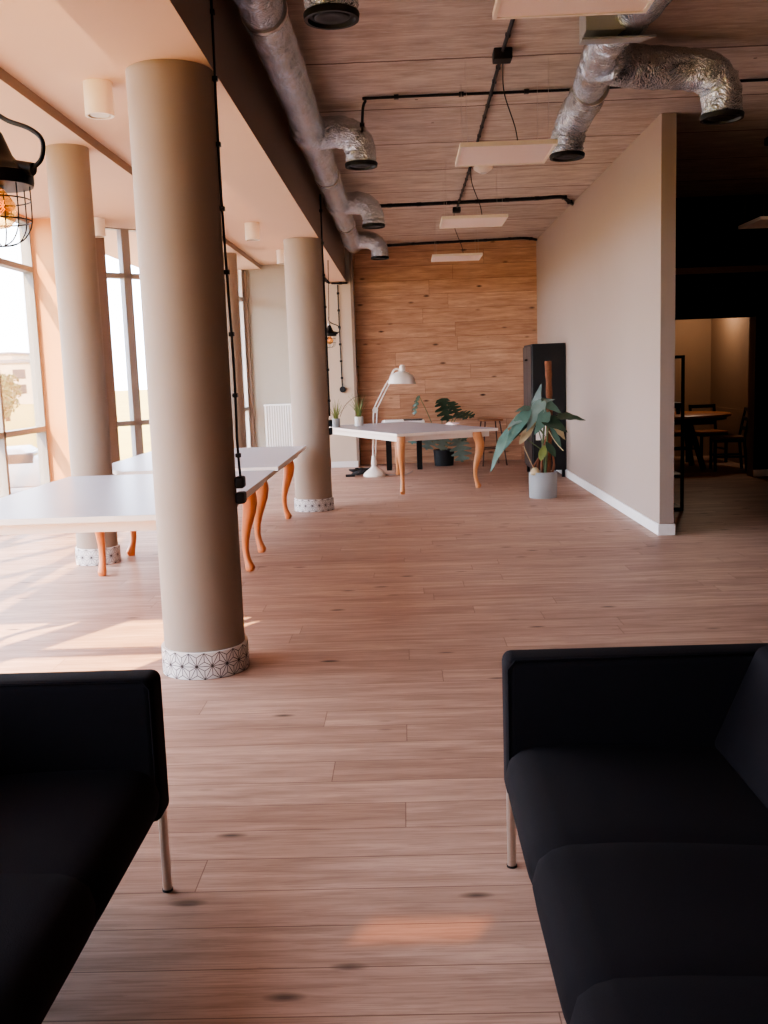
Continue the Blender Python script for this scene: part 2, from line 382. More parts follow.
# ---- glazed facade
def facade(idx, p0, p1, z0, z1, mull, trans, label, mw=.06, md=.12, inner=None):
    """frame between two plan points"""
    p0, p1 = Vector((*p0, 0)), Vector((*p1, 0)); d = (p1-p0); L = d.length; d.normalize()
    mb = MB()
    for t in mull:
        w = mw
        if isinstance(t, tuple): t, w = t
        a = p0+d*(t*L); mb.bar(a+Vector((0,0,z0)), a+Vector((0,0,z1)), w if abs(d.y) < .5 else md, md if abs(d.y) < .5 else w)
        # orient bar properly
        k = len(mb.v)-8
        nrm = Vector((-d.y, d.x, 0))
        q = []
        for zz in (z0, z1):
            for i, j in ((-1,-1), (1,-1), (1,1), (-1,1)): q.append(a+d*(i*w/2)+nrm*(j*md/2)+Vector((0,0,zz)))
        for i in range(8): mb.v[k+i] = q[i]
    for z in trans:
        mb.bar(p0+Vector((0,0,z)), p1+Vector((0,0,z)), md, .065)
    o = struct(mb, 'window_%d' % idx, alu, label, 'window', bevel=.004)
    nrm = Vector((-d.y, d.x, 0))*.004
    g = MB(); q = [p0-nrm, p1-nrm, p1+nrm, p0+nrm]
    g.prism([(v.x, v.y) for v in q], z0, z1); g.build('pane', glass_m, o)
    return o
# A: beside the sofas; B: short return; C: long glass front; D: oblique bay beyond column
facade(1, (-2.45, YF), (-2.45, 1.95), .05, 2.77, (0, .33, .66, 1), (.08, .98, 2.74), 'glazed front with grey mullions beside the left sofa')
facade(2, (-4.4, 2.95), (-2.45, 2.95), .05, 3.43, ((.0,.06), (.40, .26), (1.0,.06)), (.08, .98, 2.56, 3.41), 'glazed return with grey mullions before the first desk')
facade(3, (-4.4, 2.95), (-4.4, 11.75), .05, 3.44, (0, .14, .28, .42, .57, .715, .86, (1.0, .03)), (.08, .98, 2.86, 3.42), 'tall glazed front beside the first desk')
facade(4, (-3.78, 12.62), (-2.83, 13.5), .05, 3.44, (.0, .23, .27, .62, 1), (.08, .97, 2.86, 3.47), 'tall glazed bay seen between the first two columns')
fw = MB().box(-2.53, -2.37, YF-.15, 1.95, 2.77, HM).box(-2.53, -2.37, 1.95, 3.03, 0, HM)
fw.box(-4.48, -4.32, 2.9, 11.9, 3.43, HM).box(-4.48, -2.37, 2.87, 3.03, 3.42, HM)
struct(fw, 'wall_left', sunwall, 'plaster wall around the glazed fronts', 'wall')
struct(MB().box(-4.48, -3.80, 11.8, 12.05, 0, HM), 'wall_left.001', sunwall, 'wall panel behind the outer column, sunlight put into its apricot colour', 'wall')
struct(MB().prism([(-3.98, 12.05), (-3.76, 12.05), (-3.72, 12.62), (-3.98, 12.62)], 0, HM), 'wall_left.002', beam_m, 'wall strip beside the glazed bay, shade put into its brown colour', 'wall')  # shaded part of the wall, its shade put into the colour
facade(5, (-2.95, 13.62), (-2.80, YG), .05, 3.44, (.0, .5, .98), (.08, .97, 2.86, 3.47), 'narrow glazed strip behind the far outer column')
sl = MB().bar((-2.775, YG-.1, .0), (-2.775, YG-.1, 3.37), .05, .05)
struct(sl, 'trim_4', whitetrim, 'thin white upright beside the far outer column', 'trim')
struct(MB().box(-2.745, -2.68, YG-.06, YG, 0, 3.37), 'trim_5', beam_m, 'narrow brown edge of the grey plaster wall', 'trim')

# ------------------------------------------------------------------ columns
def column(x, y, ztop, label, r=.208):
    t = thing('round_column', (x, y, 0), label, 'column')
    MB().lathe([(r, .1), (r, ztop)], (x, y, 0), 64).build('shaft', column_m, t, smooth=40)
    R = r+.016; h = .139
    mb = MB(); mb.lathe([(R, 0), (R, h), (r-.01, h)], (x, y, 0), 64)
    s = .0803; n = int(round(2*PI*R/s)); s = 2*PI*R/n; rh = h/2
    def P(u, v, rr): a = u/R-PI/2; return Vector((x+rr*math.cos(a), y+rr*math.sin(a), v))
    def line(u0, v0, u1, v1, w=.0032):
        du, dv = u1-u0, v1-v0; L = math.hypot(du, dv); nu, nv = -dv/L*w/2, du/L*w/2
        K = 3; vs = []
        for i in range(K+1):
            t_ = i/K; uu, vv = u0+du*t_, v0+dv*t_
            for sg in (-1, 1):
                vs.append(P(uu+sg*nu, min(max(vv+sg*nv, .0005), h), R+.0012))
        mb.add(vs, [(2*i, 2*i+1, 2*i+3, 2*i+2) for i in range(K)], 1)
    for row in range(2):
        v0 = row*rh; v1 = v0+rh; o0 = 0 if row % 2 == 0 else .5; o1 = .5-o0 if row % 2 == 0 else 0
        o0 = .5 if row == 0 else 0; o1 = 0 if row == 0 else .5
        for i in range(n):
            a = (i+o0)*s; b = (i+1+o0)*s; c = (i+o0+.5)*s   # lower edge a-b, apex c above
            line(a, v0, b, v0); line(a, v0, c, v1); line(b, v0, c, v1)
            g = (c, v0+rh/3)
            for q in ((a, v0), (b, v0), (c, v1)): line(*q, *g)
            g2 = (b, v0+2*rh/3)
            for q in ((c, v1), (c+s, v1), (b, v0)): line(*q, *g2)
    mb.build('tile_band', [tile_w, tile_l], t, smooth=40)
    return t
column(-1.085, 4.96, BZ, 'nearest thick taupe column with star patterned tile foot and black cable')
column(-2.635, 8.10, 3.38, 'taupe column standing between the two left desks and the windows', .168)
column(-1.055, 10.96, BZ, 'round taupe column beside the white desk at the back, left of the lamp')
column(-2.63, 15.1, 3.38, 'far thin looking taupe column beyond the nearest column, left of the radiator', .168)

# ------------------------------------------------------------------ downlights
def downlight(x, y, z, label):
    t = thing('downlight', (x, y, z-.21), label, 'ceiling light', 'white cylinder downlights')
    MB().lathe([(.0, .21), (.093, .21), (.093, 0), (.075, 0), (.07, .05), (0, .05)], (x, y, z-.21), 36).build('housing', offwhite, t, smooth=40)
    mb = MB().lathe([(.06, .0), (.055, .03), (.0, .035)], (x, y, z-.205), 24)
    mb.build('lamp_ring', chrome, t, smooth=40)
downlight(-1.94, 6.68, HM, 'white cylinder downlight nearest, above the first desk, left of the big column')
downlight(-1.86, 12.75, HM, 'white cylinder downlight right of the big column, above the second desk')
downlight(-1.81, 15.5, HM, 'farthest white cylinder downlight, partly behind the back column')
downlight(-3.60, 11.95, HM, 'white cylinder downlight beside the outer column, near the windows')

# ------------------------------------------------------------------ sofas
def sofa(x0, s, ya, yb, seams, label, backlean):
    """front plane at x0, body extends in direction s; arms at ya (far) and yb (near)"""
    t = thing('sofa', (x0+s*.4, (ya+yb)/2, 0), label, 'sofa')
    X = lambda d: x0+s*d
    def bx(d0, d1, y0, y1, z0, z1): a, b = sorted((X(d0), X(d1))); return (a, b, y0, y1, z0, z1)
    for yy0, yy1 in ((ya-.125, ya), (yb, yb+.125)):
        a = MB().box(*bx(0, .86, yy0, yy1, .245, .675)).build('armrest', sofa_m, t, bevel=.028, seg=4)
        p = MB().tube([(X(.028), yy0, .255), (X(.008), yy0, .3), (X(.008), yy0, .645), (X(.03), yy0, .673), (X(.8), yy0, .673)], .0035, 6)
        p.build('piping', sofa_m, a, smooth=True)
    MB().box(*bx(.02, .86, yb+.12, ya-.12, .25, .31)).build('seat_base', sofa_m, t, bevel=.015, seg=3)
    ys = [ya-.125]+list(seams)+[yb+.125]
    for a, b in zip(ys[:-1], ys[1:]):
        # cushion with bulging front and crowned top
        mb = MB(); NX, NY = 14, 18; k = 0
        prof = [(.10, .262), (-.012+.03, .262), (-.005, .30), (-.012, .34), (.0, .385), (.03, .410), (.08, .422), (.20, .425), (.35, .42), (.50, .41), (.66, .40), (.66, .262)]
        for j in range(NY+1):
            v = j/NY; y = a+(b-a)*v; e = (1-abs(2*v-1)**11)
            for (d, z) in prof:
                zz = .30+(z-.30)*(.93+.07*e) if z > .3 else z
                dd = d if d > .05 else d+(1-e)*.012
                mb.v.append(Vector((X(dd), y, zz)))
        n = len(prof)
        for j in range(NY):
            for i in range(n):
                mb.f.append([j*n+i, j*n+(i+1) % n, (j+1)*n+(i+1) % n, (j+1)*n+i]); mb.m.append(0)
        mb.f.append(list(range(n))); mb.m.append(0); mb.f.append([NY*n+i for i in range(n)][::-1]); mb.m.append(0)
        mb.build('seat_cushion', sofa_m, t, smooth=60)
    MB().box(*bx(.80, .92, yb, ya, .245, .68)).build('back_frame', sofa_m, t, bevel=.028, seg=4)
    m0 = (ya+yb)/2
    for a, b in ((ya-.13, m0+.003), (m0-.003, yb+.13)):
        mb = MB(); lo, hi = min(a, b), max(a, b)
        vs = []
        for y in (lo, hi):
            vs += [(X(.585), y, .405), (X(.575+backlean), y, .64), (X(.60+backlean), y, .70), (X(.80), y, .71), (X(.80), y, .40)]
        mb.add(vs, [(0,1,2,3,4), (9,8,7,6,5), (0,5,6,1), (1,6,7,2), (2,7,8,3), (3,8,9,4), (4,9,5,0)])
        mb.build('back_cushion', sofa_m, t, bevel=.022, seg=4)
    for d in (.018, .80):
        for y in (ya-.042, yb+.055):
            l = MB().lathe([(.0135, 0), (.0135, .25)], (X(d), y, 0), 16).build('leg', chrome, t, smooth=40)
            MB().lathe([(.016, 0), (.016, .006)], (X(d), y, 0), 16).build('foot_pad', black_rub, l, smooth=40)
    return t
sofa(-.730, -1, 2.745, .9, (2.04, 1.5), 'black felt sofa at the left edge, open front facing right', .09)
sofa(.267, 1, 2.84, 1.0, (2.12, 1.62), 'black felt sofa in the right foreground, open front facing left', .11)

# ------------------------------------------------------------------ desks with cabriole legs
def cab_leg(t, x, y, dx, dy, mat, ztop=.724, k=1.0):
    L = math.hypot(dx, dy); dx /= L; dy /= L; px, py = -dy, dx
    # height, outward offset, half depth (outward), half width
    S = [(0, .006, .026, .026), (.012, .008, .033, .031), (.035, .010, .038, .033), (.06, .002, .032, .029), (.10, -.010, .026, .025), (.16, -.019, .024, .025), (.24, -.018, .028, .027),
         (.32, -.006, .036, .032), (.40, .012, .045, .038), (.47, .028, .053, .043), (.54, .036, .058, .048), (.59, .032, .060, .051), (.64, .018, .060, .053), (.68, .008, .058, .053), (ztop, .006, .056, .053)]
    mb = MB(); n = 12
    for z, o, a, b in S:
        for j in range(n):
            th = 2*PI*j/n; c, s_ = math.cos(th), math.sin(th)
            q = 1/max(abs(c), abs(s_))**.55     # squarish section
            u = o*k+a*c*q; w = b*s_*q
            mb.v.append(Vector((x+dx*u+px*w, y+dy*u+py*w, z)))
    for i in range(len(S)-1):
        for j in range(n):
            mb.f.append([i*n+j, i*n+(j+1) % n, (i+1)*n+(j+1) % n, (i+1)*n+j]); mb.m.append(0)
    mb.f.append(list(range(n))[::-1]); mb.m.append(0); mb.f.append([(len(S)-1)*n+j for j in range(n)]); mb.m.append(0)
    mb.build('leg', mat, t, smooth=50)
def desk(poly, legs, legmat, label):
    cx = sum(p[0] for p in poly)/len(poly); cy = sum(p[1] for p in poly)/len(poly)
    t = thing('desk', (cx, cy, 0), label, 'desk')
    def inset(d):
        out = []
        for (x, y) in poly:
            v = Vector((cx-x, cy-y)); v.normalize(); out.append((x+v.x*d, y+v.y*d))
        return out
    MB().prism(poly, .724, .76, 1, mtop=0).build('tabletop', [tabletop_m, tableedge_m], t, bevel=.003)
    MB().prism(inset(.14), .652, .724).build('apron', tableedge_m, t, bevel=.003)
    for (x, y, dx, dy) in legs: cab_leg(t, x, y, dx, dy, legmat, k=1.25)
    return t
desk([(-2.74, 5.40), (-1.06, 5.40), (-1.06, 7.84), (-2.74, 7.84)],
     [(-2.50, 5.56, .4, -.7), (-1.24, 5.55, .7, -.7), (-1.26, 7.52, .8, -.5), (-2.415, 7.50, .0, -1)], orange_wood,
     'nearest large desk with orange curved legs, cut by the left edge')
desk([(-2.38, 8.12), (-1.07, 8.12), (-1.07, 10.5), (-2.74, 10.5), (-2.74, 8.62)],
     [(-2.42, 8.36, -.7, -.5), (-1.285, 8.33, .8, -.4), (-1.285, 10.3, .8, .25), (-2.5, 10.25, -.7, .7)], orange_wood,
     'second desk with orange curved legs, behind the nearest desk')
desk([(-.10, 12.02), (1.20, 12.57), (.05, 15.05), (-1.25, 14.50)],
     [(-.05, 12.12, -.15, -1), (.915, 12.53, .9, .1), (-.12, 14.45, .1, .9), (-1.15, 14.34, -1, .3)], pale_wood,
     'white topped desk at the back, turned corner first, with honey coloured curved legs')

# black legged side desk against the oak wall
t = thing('side_table', (.1, 15.3, 0), 'narrow pale topped table on square black legs against the oak wall', 'table')
MB().box(-.36, .31, 15.14, 15.66, .725, .757).build('tabletop', paper, t, bevel=.003)
MB().box(-.33, .28, 15.17, 15.63, .67, .725).build('frame', black_metal, t)
for x in (-.26, .22):
    for y in (15.21, 15.6): MB().box(x-.04, x+.04, y-.04, y+.04, 0, .67).build('leg', black_metal, t)
for i, (x, y, a, m) in enumerate(((-.17, 15.32, .1, paper), (.13, 15.42, -.08, cab_side))):
    o = MB().box(-.15, .15, -.10, .10, 0, .022).build('notebook', m, None, bevel=.002)
    o.location = (x, y, .757); o.rotation_euler.z = a
    tag(o, ('white notebook lying at the left on the narrow black legged table', 'dark grey notebook lying at the right on the narrow black legged table')[i], 'notebook')

# ------------------------------------------------------------------ floor lamp (giant balanced arm lamp)
lx, ly = -.47, 14.4
t = thing('floor_lamp', (lx, ly, 0), 'tall cream balanced arm floor lamp behind the back desk', 'lamp')
MB().lathe([(.16, 0), (.165, .02), (.15, .05), (.11, .085), (.06, .12), (.035, .15), (.028, .19), (0, .2)], (lx, ly, 0), 32).build('base', lamp_w, t, smooth=40)
mb = MB(); bx_, bz_ = lx+.01, .16
ex, ez = -.425, .965
for s in (-1, 1):
    mb.tube([(lx+s*.018, ly, .18), (ex+s*.026, ly, ez)], .010, 10)
mb.lathe([(.04, .16), (.045, .2), (.035, .25), (.03, .30)], (lx, ly, 0), 16)
mb.build('lower_arm', lamp_w, t, smooth=40)
MB().tube([(ex, ly-.03, ez+.01), (ex, ly+.03, ez+.01)], .042, 20).build('elbow_joint', lamp_w, t, smooth=40)
hx, hz = -.20, 1.40
mb = MB()
for s in (-1, 1): mb.tube([(ex+s*.024, ly, ez+.03), (hx+s*.024, ly, hz)], .0085, 10)
mb.build('upper_arm', lamp_w, t, smooth=40)
mb = MB()
for k in range(26):
    pass
mb.tube([Vector((lx+.01, ly-.03, .20))+Vector((.012*math.cos(i*.9), .012*math.sin(i*.9), i*.0022)) for i in range(60)], .003, 6)
mb.build('spring', chrome, t, smooth=True)
sc_ = (-.02, ly, 1.345)
M = Matrix.Rotation(math.radians(3), 3, 'Y')
sh = MB().lathe([(.0, .185), (.05, .18), (.10, .163), (.155, .125), (.185, .08), (.200, .025), (.205, 0), (.198, 0), (.19, .03), (.175, .08), (.14, .12), (.08, .155), (0, .17)], sc_, 40, M=M).build('lamp_shade', lamp_w, t, smooth=50)
MB().lathe([(.0, .275), (.028, .27), (.042, .245), (.044, .21), (.046, .165), (0, .16)], sc_, 24, M=M).build('shade_cap', lamp_w, sh, smooth=50)
MB().tube(spline([(-.20, ly, 1.40), (-.17, ly, 1.47), (-.13, ly, 1.545), (-.08, ly, 1.56), (-.04, ly, 1.53)]), .014, 10).build('shade_bracket', lamp_w, sh, smooth=True)
MB().lathe([(0, .02), (.04, .03), (.045, .07), (.02, .12), (.02, .18)], sc_, 20, M=M).build('bulb', offwhite, sh, smooth=True)

# cable heap on floor beside lamp
pts = []
for i in range(90):
    a = i*.38; r = .10+.035*math.sin(i*.7); pts.append((-.70+r*1.15*math.cos(a), 14.6+r*math.sin(a), .012+.0009*i+.012*math.sin(i*1.3)**2))
t = thing('cable_coil', (-.70, 14.6, 0), 'tangled black cable heap on the floor left of the lamp base', 'cable')
MB().tube(spline(pts, 3), .010, 6).build('cord', black_rub, t, smooth=True)
MB().box(-.90, -.76, 14.40, 14.46, 0, .035).build('power_strip', black_rub, t, bevel=.006)
o = MB().tube(spline([(-.32, 14.5, .008), (-.2, 14.42, .008), (-.1, 14.5, .008), (.0, 14.45, .008), (.05, 14.6, .008), (.1, 14.9, .008)]), .006, 6).build('power_cord', pot_grey, None, smooth=True)
tag(o, 'thin grey cord lying on the floor right of the lamp base', 'cord')

# ------------------------------------------------------------------ leaves
def leaf(parent, base, tip, width, mat, kind='arrow', up=(0,0,1), droop=.12, fold=.18, name='leaf', notches=6, stem=None):
    base, tip = Vector(base), Vector(tip); d = tip-base; L = d.length; d.normalize()
    up = Vector(up); side = d.cross(up)
    if side.length < .05: side = d.cross(Vector((0,1,0)))
    side.normalize(); nrm = side.cross(d).normalized()
    N = 64 if kind == 'monstera' else 16; mb = MB(); W = width/2
    def w(t):
        if kind == 'arrow':   # widest near the base, long point
            return W*(math.sin(min(1, (t+.06)/.28)*PI/2))*(1-max(0, t-.15)/.85)**.85+.0004
        if kind == 'monstera':
            b = W*math.sin(PI*min(1, (t*.93+.10)))**.55
            ph = (t*notches) % 1
            return b*(.26+.74*min(1, max(0, abs(ph-.5)*3.4-.12))) if .12 < t < .93 else b*(1 if t <= .12 else .6)
        return W*math.sin(PI*min(1, t*.96+.03))**.8
    for i in range(N+1):
        t = i/N; p = base+d*(L*t)-nrm*(droop*L*t*t)
        ww = w(t); sweep = -.10*L if kind == 'arrow' and t < .1 else 0
        off = .10*L*(1 if kind == 'monstera' else .3)*(ww/W)
        for sgn, fr in ((-1, 1), (-1, .5), (0, 0), (1, .5), (1, 1)):
            q = p+side*(sgn*ww*fr)+nrm*(fold*ww*fr-.25*fold*ww*fr*fr*2)+d*(off*fr+sweep*fr)
            q += nrm*(.012*L*math.sin(t*17+fr*3)*fr)
            mb.v.append(q)
    for i in range(N):
        for j in range(4):
            a = i*5+j; mb.f.append([a, a+1, a+6, a+5]); mb.m.append(0)
    # petiole
    if stem is not None:
        mb.tube(spline([stem, Vector(stem).lerp(base, .55)+Vector((0,0,.05*(base-Vector(stem)).length)), base], 5), [.006]*10+[.004], 6, mi=1)
    o = mb.build(name, [mat, stem_m], parent, smooth=True)
    return o

# potted plant with moss pole
px, py = 1.600, 11.40
t = thing('potted_plant', (px, py, 0), 'tall climbing houseplant on a coir pole in a round grey floor pot', 'plant')
MB().lathe([(.158, 0), (.160, .01), (.166, .30), (.162, .305), (.155, .30), (.152, .26), (0, .26)], (px, py, 0), 40).build('pot', pot_grey, t, smooth=45)
MB().lathe([(.0, .275), (.08, .27), (.153, .262)], (px, py, 0), 24).build('soil', soil_m, t, smooth=True)
mb = MB(); prng = random.Random(3)
pp = spline([(px+.055, py, .26), (px+.075, py, .7), (px+.085, py+.01, 1.1), (px+.075, py+.01, 1.58)], 10)
mb.tube(pp, [.036+prng.uniform(-.004, .005) for _ in pp], 14)
mb.build('moss_pole', coir, t, smooth=True)
for i, (dx, dy, z1, c) in enumerate(((-.05, 0, .62, root_m), (-.02, -.05, .72, root_m), (.02, -.05, .95, stem_m), (.0, .03, 1.15, stem_m), (-.09, -.01, .52, root_m), (.09, -.02, .55, root_m))):
    MB().tube(spline([(px+dx, py+dy, .26), (px+dx*1.3+.01, py+dy*1.2, .26+(z1-.26)*.4), (px+dx*.6+.05, py+dy, z1)], 6), [.016]*7+[.012]*6, 8).build('stem', c, t, smooth=True)
S = (px+.05, py-.03)
LV = [ # base, tip, width, kind, mat, stem start, up
 ((1.18, 11.18, .80), (.93, 11.05, .37), .15, 'arrow', leaf_m, (1.60, 11.36, .55), (-.55,-.8,.45)),
 ((1.40, 11.20, 1.02), (1.10, 11.02, .62), .17, 'arrow', leaf_m, (1.62, 11.36, .72), (-.3,-.9,.5)),
 ((1.38, 11.22, .98), (1.16, 11.10, .86), .13, 'arrow', leaf_silver, (1.62, 11.36, .72), (-.3,-.9,.5)),
 ((1.46, 11.24, .96), (1.22, 11.12, .72), .11, 'arrow', leaf_dk, (1.62, 11.36, .72), (-.3,-.9,.5)),
 ((1.44, 11.24, 1.06), (1.26, 11.15, 1.04), .12, 'arrow', leaf_m, (1.62, 11.36, .80), (-.2,-.6,.8)),
 ((1.55, 11.30, 1.10), (1.72, 11.24, 1.16), .10, 'arrow', leaf_silver, (1.62, 11.36, .90), (.2,-.6,.8)),
 ((1.50, 11.28, 1.00), (1.55, 11.22, 1.33), .15, 'arrow', leaf_dk, (1.62, 11.36, .80), (-.6,-.8,.1)),
 ((1.57, 11.22, 1.12), (1.38, 11.12, .80), .17, 'arrow', leaf_silver, (1.64, 11.36, .85), (-.1,-1,.3)),
 ((1.62, 11.18, 1.00), (1.47, 11.08, .76), .16, 'arrow', leaf_m, (1.65, 11.36, .80), (.2,-1,.4)),
 ((1.60, 11.20, .93), (1.84, 11.05, .80), .24, 'arrow', leaf_dk, (1.66, 11.36, .82), (.2,-.7,.7)),
 ((1.76, 11.25, .95), (2.05, 11.12, .93), .20, 'arrow', leaf_dk, (1.66, 11.38, .86), (0,-.5,1)),
 ((1.72, 11.34, .86), (1.86, 11.30, .68), .14, 'arrow', leaf_dry, (1.66, 11.38, .80), (.5,-.9,.1)),
 ((1.58, 11.30, 1.13), (1.80, 11.20, 1.00), .16, 'arrow', leaf_m, (1.66, 11.38, .95), (.1,-.8,.6)),
 ((1.50, 11.26, .90), (1.30, 11.18, .66), .10, 'leaf', leaf_dry, (1.6, 11.36, .6), (-.3,-.9,.3)),
 ((1.66, 11.25, .85), (1.78, 11.12, .62), .07, 'leaf', leaf_m, (1.64, 11.36, .7), (.3,-.9,.3)),
 ((1.60, 11.24, .62), (1.54, 11.16, .46), .09, 'leaf', spike_m, (1.60, 11.36, .34), (-.2,-.9,.3)),
 ((1.62, 11.26, .66), (1.72, 11.18, .50), .09, 'leaf', leaf_dk, (1.62, 11.36, .34), (.2,-.9,.3)),
]
for b, tp, w_, kd, m_, s_, u_ in LV: leaf(t, b, tp, w_, m_, kd, u_, stem=s_)
for p in ([(1.50, 11.3, .95), (1.40, 11.22, .86), (1.20, 11.15, .66)], [(1.52, 11.34, .28), (1.42, 11.26, .48), (1.36, 11.22, .62)], [(1.66, 11.3, .78), (1.72, 11.2, .66), (1.80, 11.15, .56)]):
    MB().tube(spline(p), .0055, 6).build('aerial_root', leaf_dry, t, smooth=True)
mb = MB(); mb.lathe([(0, 0), (.05, .01), (.055, .05), (.03, .09), (0, .10)], (px-.10, py-.08, .265), 10); mb.build('root_bulb', leaf_dry, t, smooth=True)

# floor monstera behind the desk
mx_, my_ = .62, 15.75
t = thing('monstera_plant', (mx_, my_, 0), 'large split leaf plant in a dark floor pot against the oak wall', 'plant')
MB().lathe([(.15, 0), (.17, .25), (.165, .255), (.15, .22), (0, .22)], (mx_, my_, 0), 28).build('pot', pot_dark, t, smooth=45)
for b, tp, w_, m_, u_ in [
 ((.24, 15.62, 1.14), (.13, 15.45, .84), .17, leaf_dk, (-.75,-.5,.2)),
 ((.60, 15.66, 1.08), (.70, 15.5, .72), .34, leaf_dk, (.2,-1,.2)),
 ((.74, 15.62, 1.02), (.86, 15.5, .80), .22, leaf_dk, (.3,-1,.3)),
 ((.86, 15.55, .84), (1.10, 15.4, .80), .26, leaf_dk, (.2,-.6,1)),
 ((.78, 15.5, .80), (.98, 15.3, .78), .2, leaf_dk, (.2,-.6,1)),
 ((.42, 15.5, .60), (.33, 15.4, .28), .30, leaf_silver, (0,-1,.2)),
 ((.62, 15.45, .58), (.56, 15.3, .28), .30, leaf_silver, (.1,-1,.2)),
 ((.84, 15.45, .46), (.90, 15.3, .08), .36, leaf_silver, (.2,-1,.2)),
 ((.80, 15.5, .62), (.98, 15.4, .42), .26, leaf_m, (.4,-.8,.4)),
 ((.18, 15.62, .60), (.10, 15.5, .38), .24, leaf_m, (-.3,-.9,.3))]:
    leaf(t, b, tp, w_, m_, 'monstera', u_, stem=(mx_-.02, my_, .22), notches=5)

# spiky plants in pots on the desk
def spiky(x, y, z, r, h, potmat, label, seed, hz):
    t = thing('potted_grass', (x, y, z), label, 'plant'); rn = random.Random(seed)
    MB().lathe([(r*.88, 0), (r, .005), (r, h), (r*.92, h), (r*.9, h-.02), (0, h-.02)], (x, y, z), 24).build('pot', potmat, t, smooth=45)
    for i in range(26):
        a = rn.uniform(0, 2*PI); q = rn.uniform(.1, .55)*r; L = hz*rn.uniform(.6, 1.05); o = rn.uniform(.01, .20)
        mb = MB(); w_ = .007
        P = [Vector((x+q*math.cos(a)+o*math.cos(a)*k*k, y+q*math.sin(a)+o*math.sin(a)*k*k, z+h-.03+L*k)) for k in (0, .35, .7, 1)]
        sd = Vector((-math.sin(a), math.cos(a), 0)) if i % 2 else Vector((1, 0, 0))
        for k, p in enumerate(P):
            ww = w_*(1-.9*k/3); mb.v += [p-sd*ww, p+sd*ww]
        mb.f = [[0,1,3,2], [2,3,5,4], [4,5,7,6]]; mb.m = [0]*3
        mb.build('blade', spike_m, t, smooth=True)
    return t
spiky(-.985, 14.05, .76, .058, .125, pot_grey, 'spiky green grass plant in a grey pot, at the desk end nearest the column', 5, .30)
spiky(-.66, 14.2, .76, .062, .135, pot_white, 'spiky green grass plant in a pale pot, in front of the oak wall edge', 6, .36)
o = MB().tube(spline([(-.93, 14.1, .90), (-.86, 14.15, 1.05), (-.74, 14.2, 1.16), (-.64, 14.2, 1.19)]), .004, 6).build('plant_stake', brown_metal, None, smooth=True)
tag(o, 'thin dark curved twig between the two spiky plants', 'twig')
o = MB().add([(.56, 13.75, .762), (.70, 13.6, .762), (.78, 13.66, .785), (.66, 13.82, .775), (.62, 13.7, .80)], [(0,1,4), (1,2,4), (2,3,4), (3,0,4), (3,2,1,0)]).build('crumpled_paper', pinkp)
tag(o, 'small pale pink crumpled paper on the back desk', 'paper')

# ------------------------------------------------------------------ black cabinet
t = thing('cabinet', (1.99, 13.9, 0), 'tall black cabinet standing against the taupe partition', 'cabinet')
MB().box(1.765, 2.215, 13.47, 14.38, .10, 1.83).build('body', cab_m, t, bevel=.006)
for y0, y1 in ((13.50, 13.915), (13.925, 14.35)):
    d = MB().box(1.747, 1.765, y0, y1, .13, 1.80).build('door', cab_side, t, bevel=.003)
    MB().tube([(1.747, (13.86 if y0 < 13.7 else 13.98), 1.62), (1.725, (13.86 if y0 < 13.7 else 13.98), 1.62)], .014, 12).build('knob', black_metal, d, smooth=40)
for x in (1.80, 2.18):
    for y in (13.51, 14.33): MB().box(x-.02, x+.02, y-.02, y+.02, 0, .10).build('leg', black_metal, t)
o = MB().box(1.80, 1.985, 13.464, 13.470, .52, .75).build('paper_sheet', paper); tag(o, 'white square sheet on the front of the black cabinet', 'paper')

# ------------------------------------------------------------------ bar stools
def stool(x, y, rot, label):
    t = thing('bar_stool', (0,0,0), label, 'stool')
    MB().box(-.165, .165, -.15, .15, .70, .73).build('seat', seat_wood, t, bevel=.012, seg=3)
    for sx in (-1, 1):
        for sy in (-1, 1): MB().tube([(sx*.12, sy*.10, .70), (sx*.20, sy*.19, 0)], .011, 8).build('leg', brown_metal, t, smooth=40)
    for sy in (-1, 1): MB().tube([(-.17, sy*.155, .27), (.17, sy*.155, .27)], .008, 8).build('footrest', brown_metal, t, smooth=40)
    for sx in (-1, 1): MB().tube([(sx*.17, -.155, .27), (sx*.17, .155, .27)], .008, 8).build('stretcher', brown_metal, t, smooth=40)
    t.location = (x, y, 0); t.rotation_euler.z = rot
    return t
stool(1.36, 15.55, .25, 'brown bar stool with wooden seat and thin metal legs before the oak wall')

# ------------------------------------------------------------------ radiator
t = thing('radiator', (-2.0, YG-.05, .1), 'white ribbed panel radiator on the far plaster wall', 'radiator')
MB().box(-2.48, -1.50, YG-.05, YG-.015, .12, 1.02).build('panel', pot_white, t, bevel=.006)  # greyer than the fins: gap shade put into the panel colour
for i in range(22): MB().box(-2.46+i*.0435, -2.46+i*.0435+.024, YG-.075, YG-.045, .14, 1.00).build('fin', radiator_m, t, bevel=.005)
MB().box(-2.485, -1.495, YG-.08, YG-.012, 1.0, 1.03).build('top_grille', radiator_m, t, bevel=.004)
for x in (-2.4, -1.6): MB().box(x-.012, x+.012, YG-.05, YG-.02, 0, .13).build('foot', radiator_m, t)

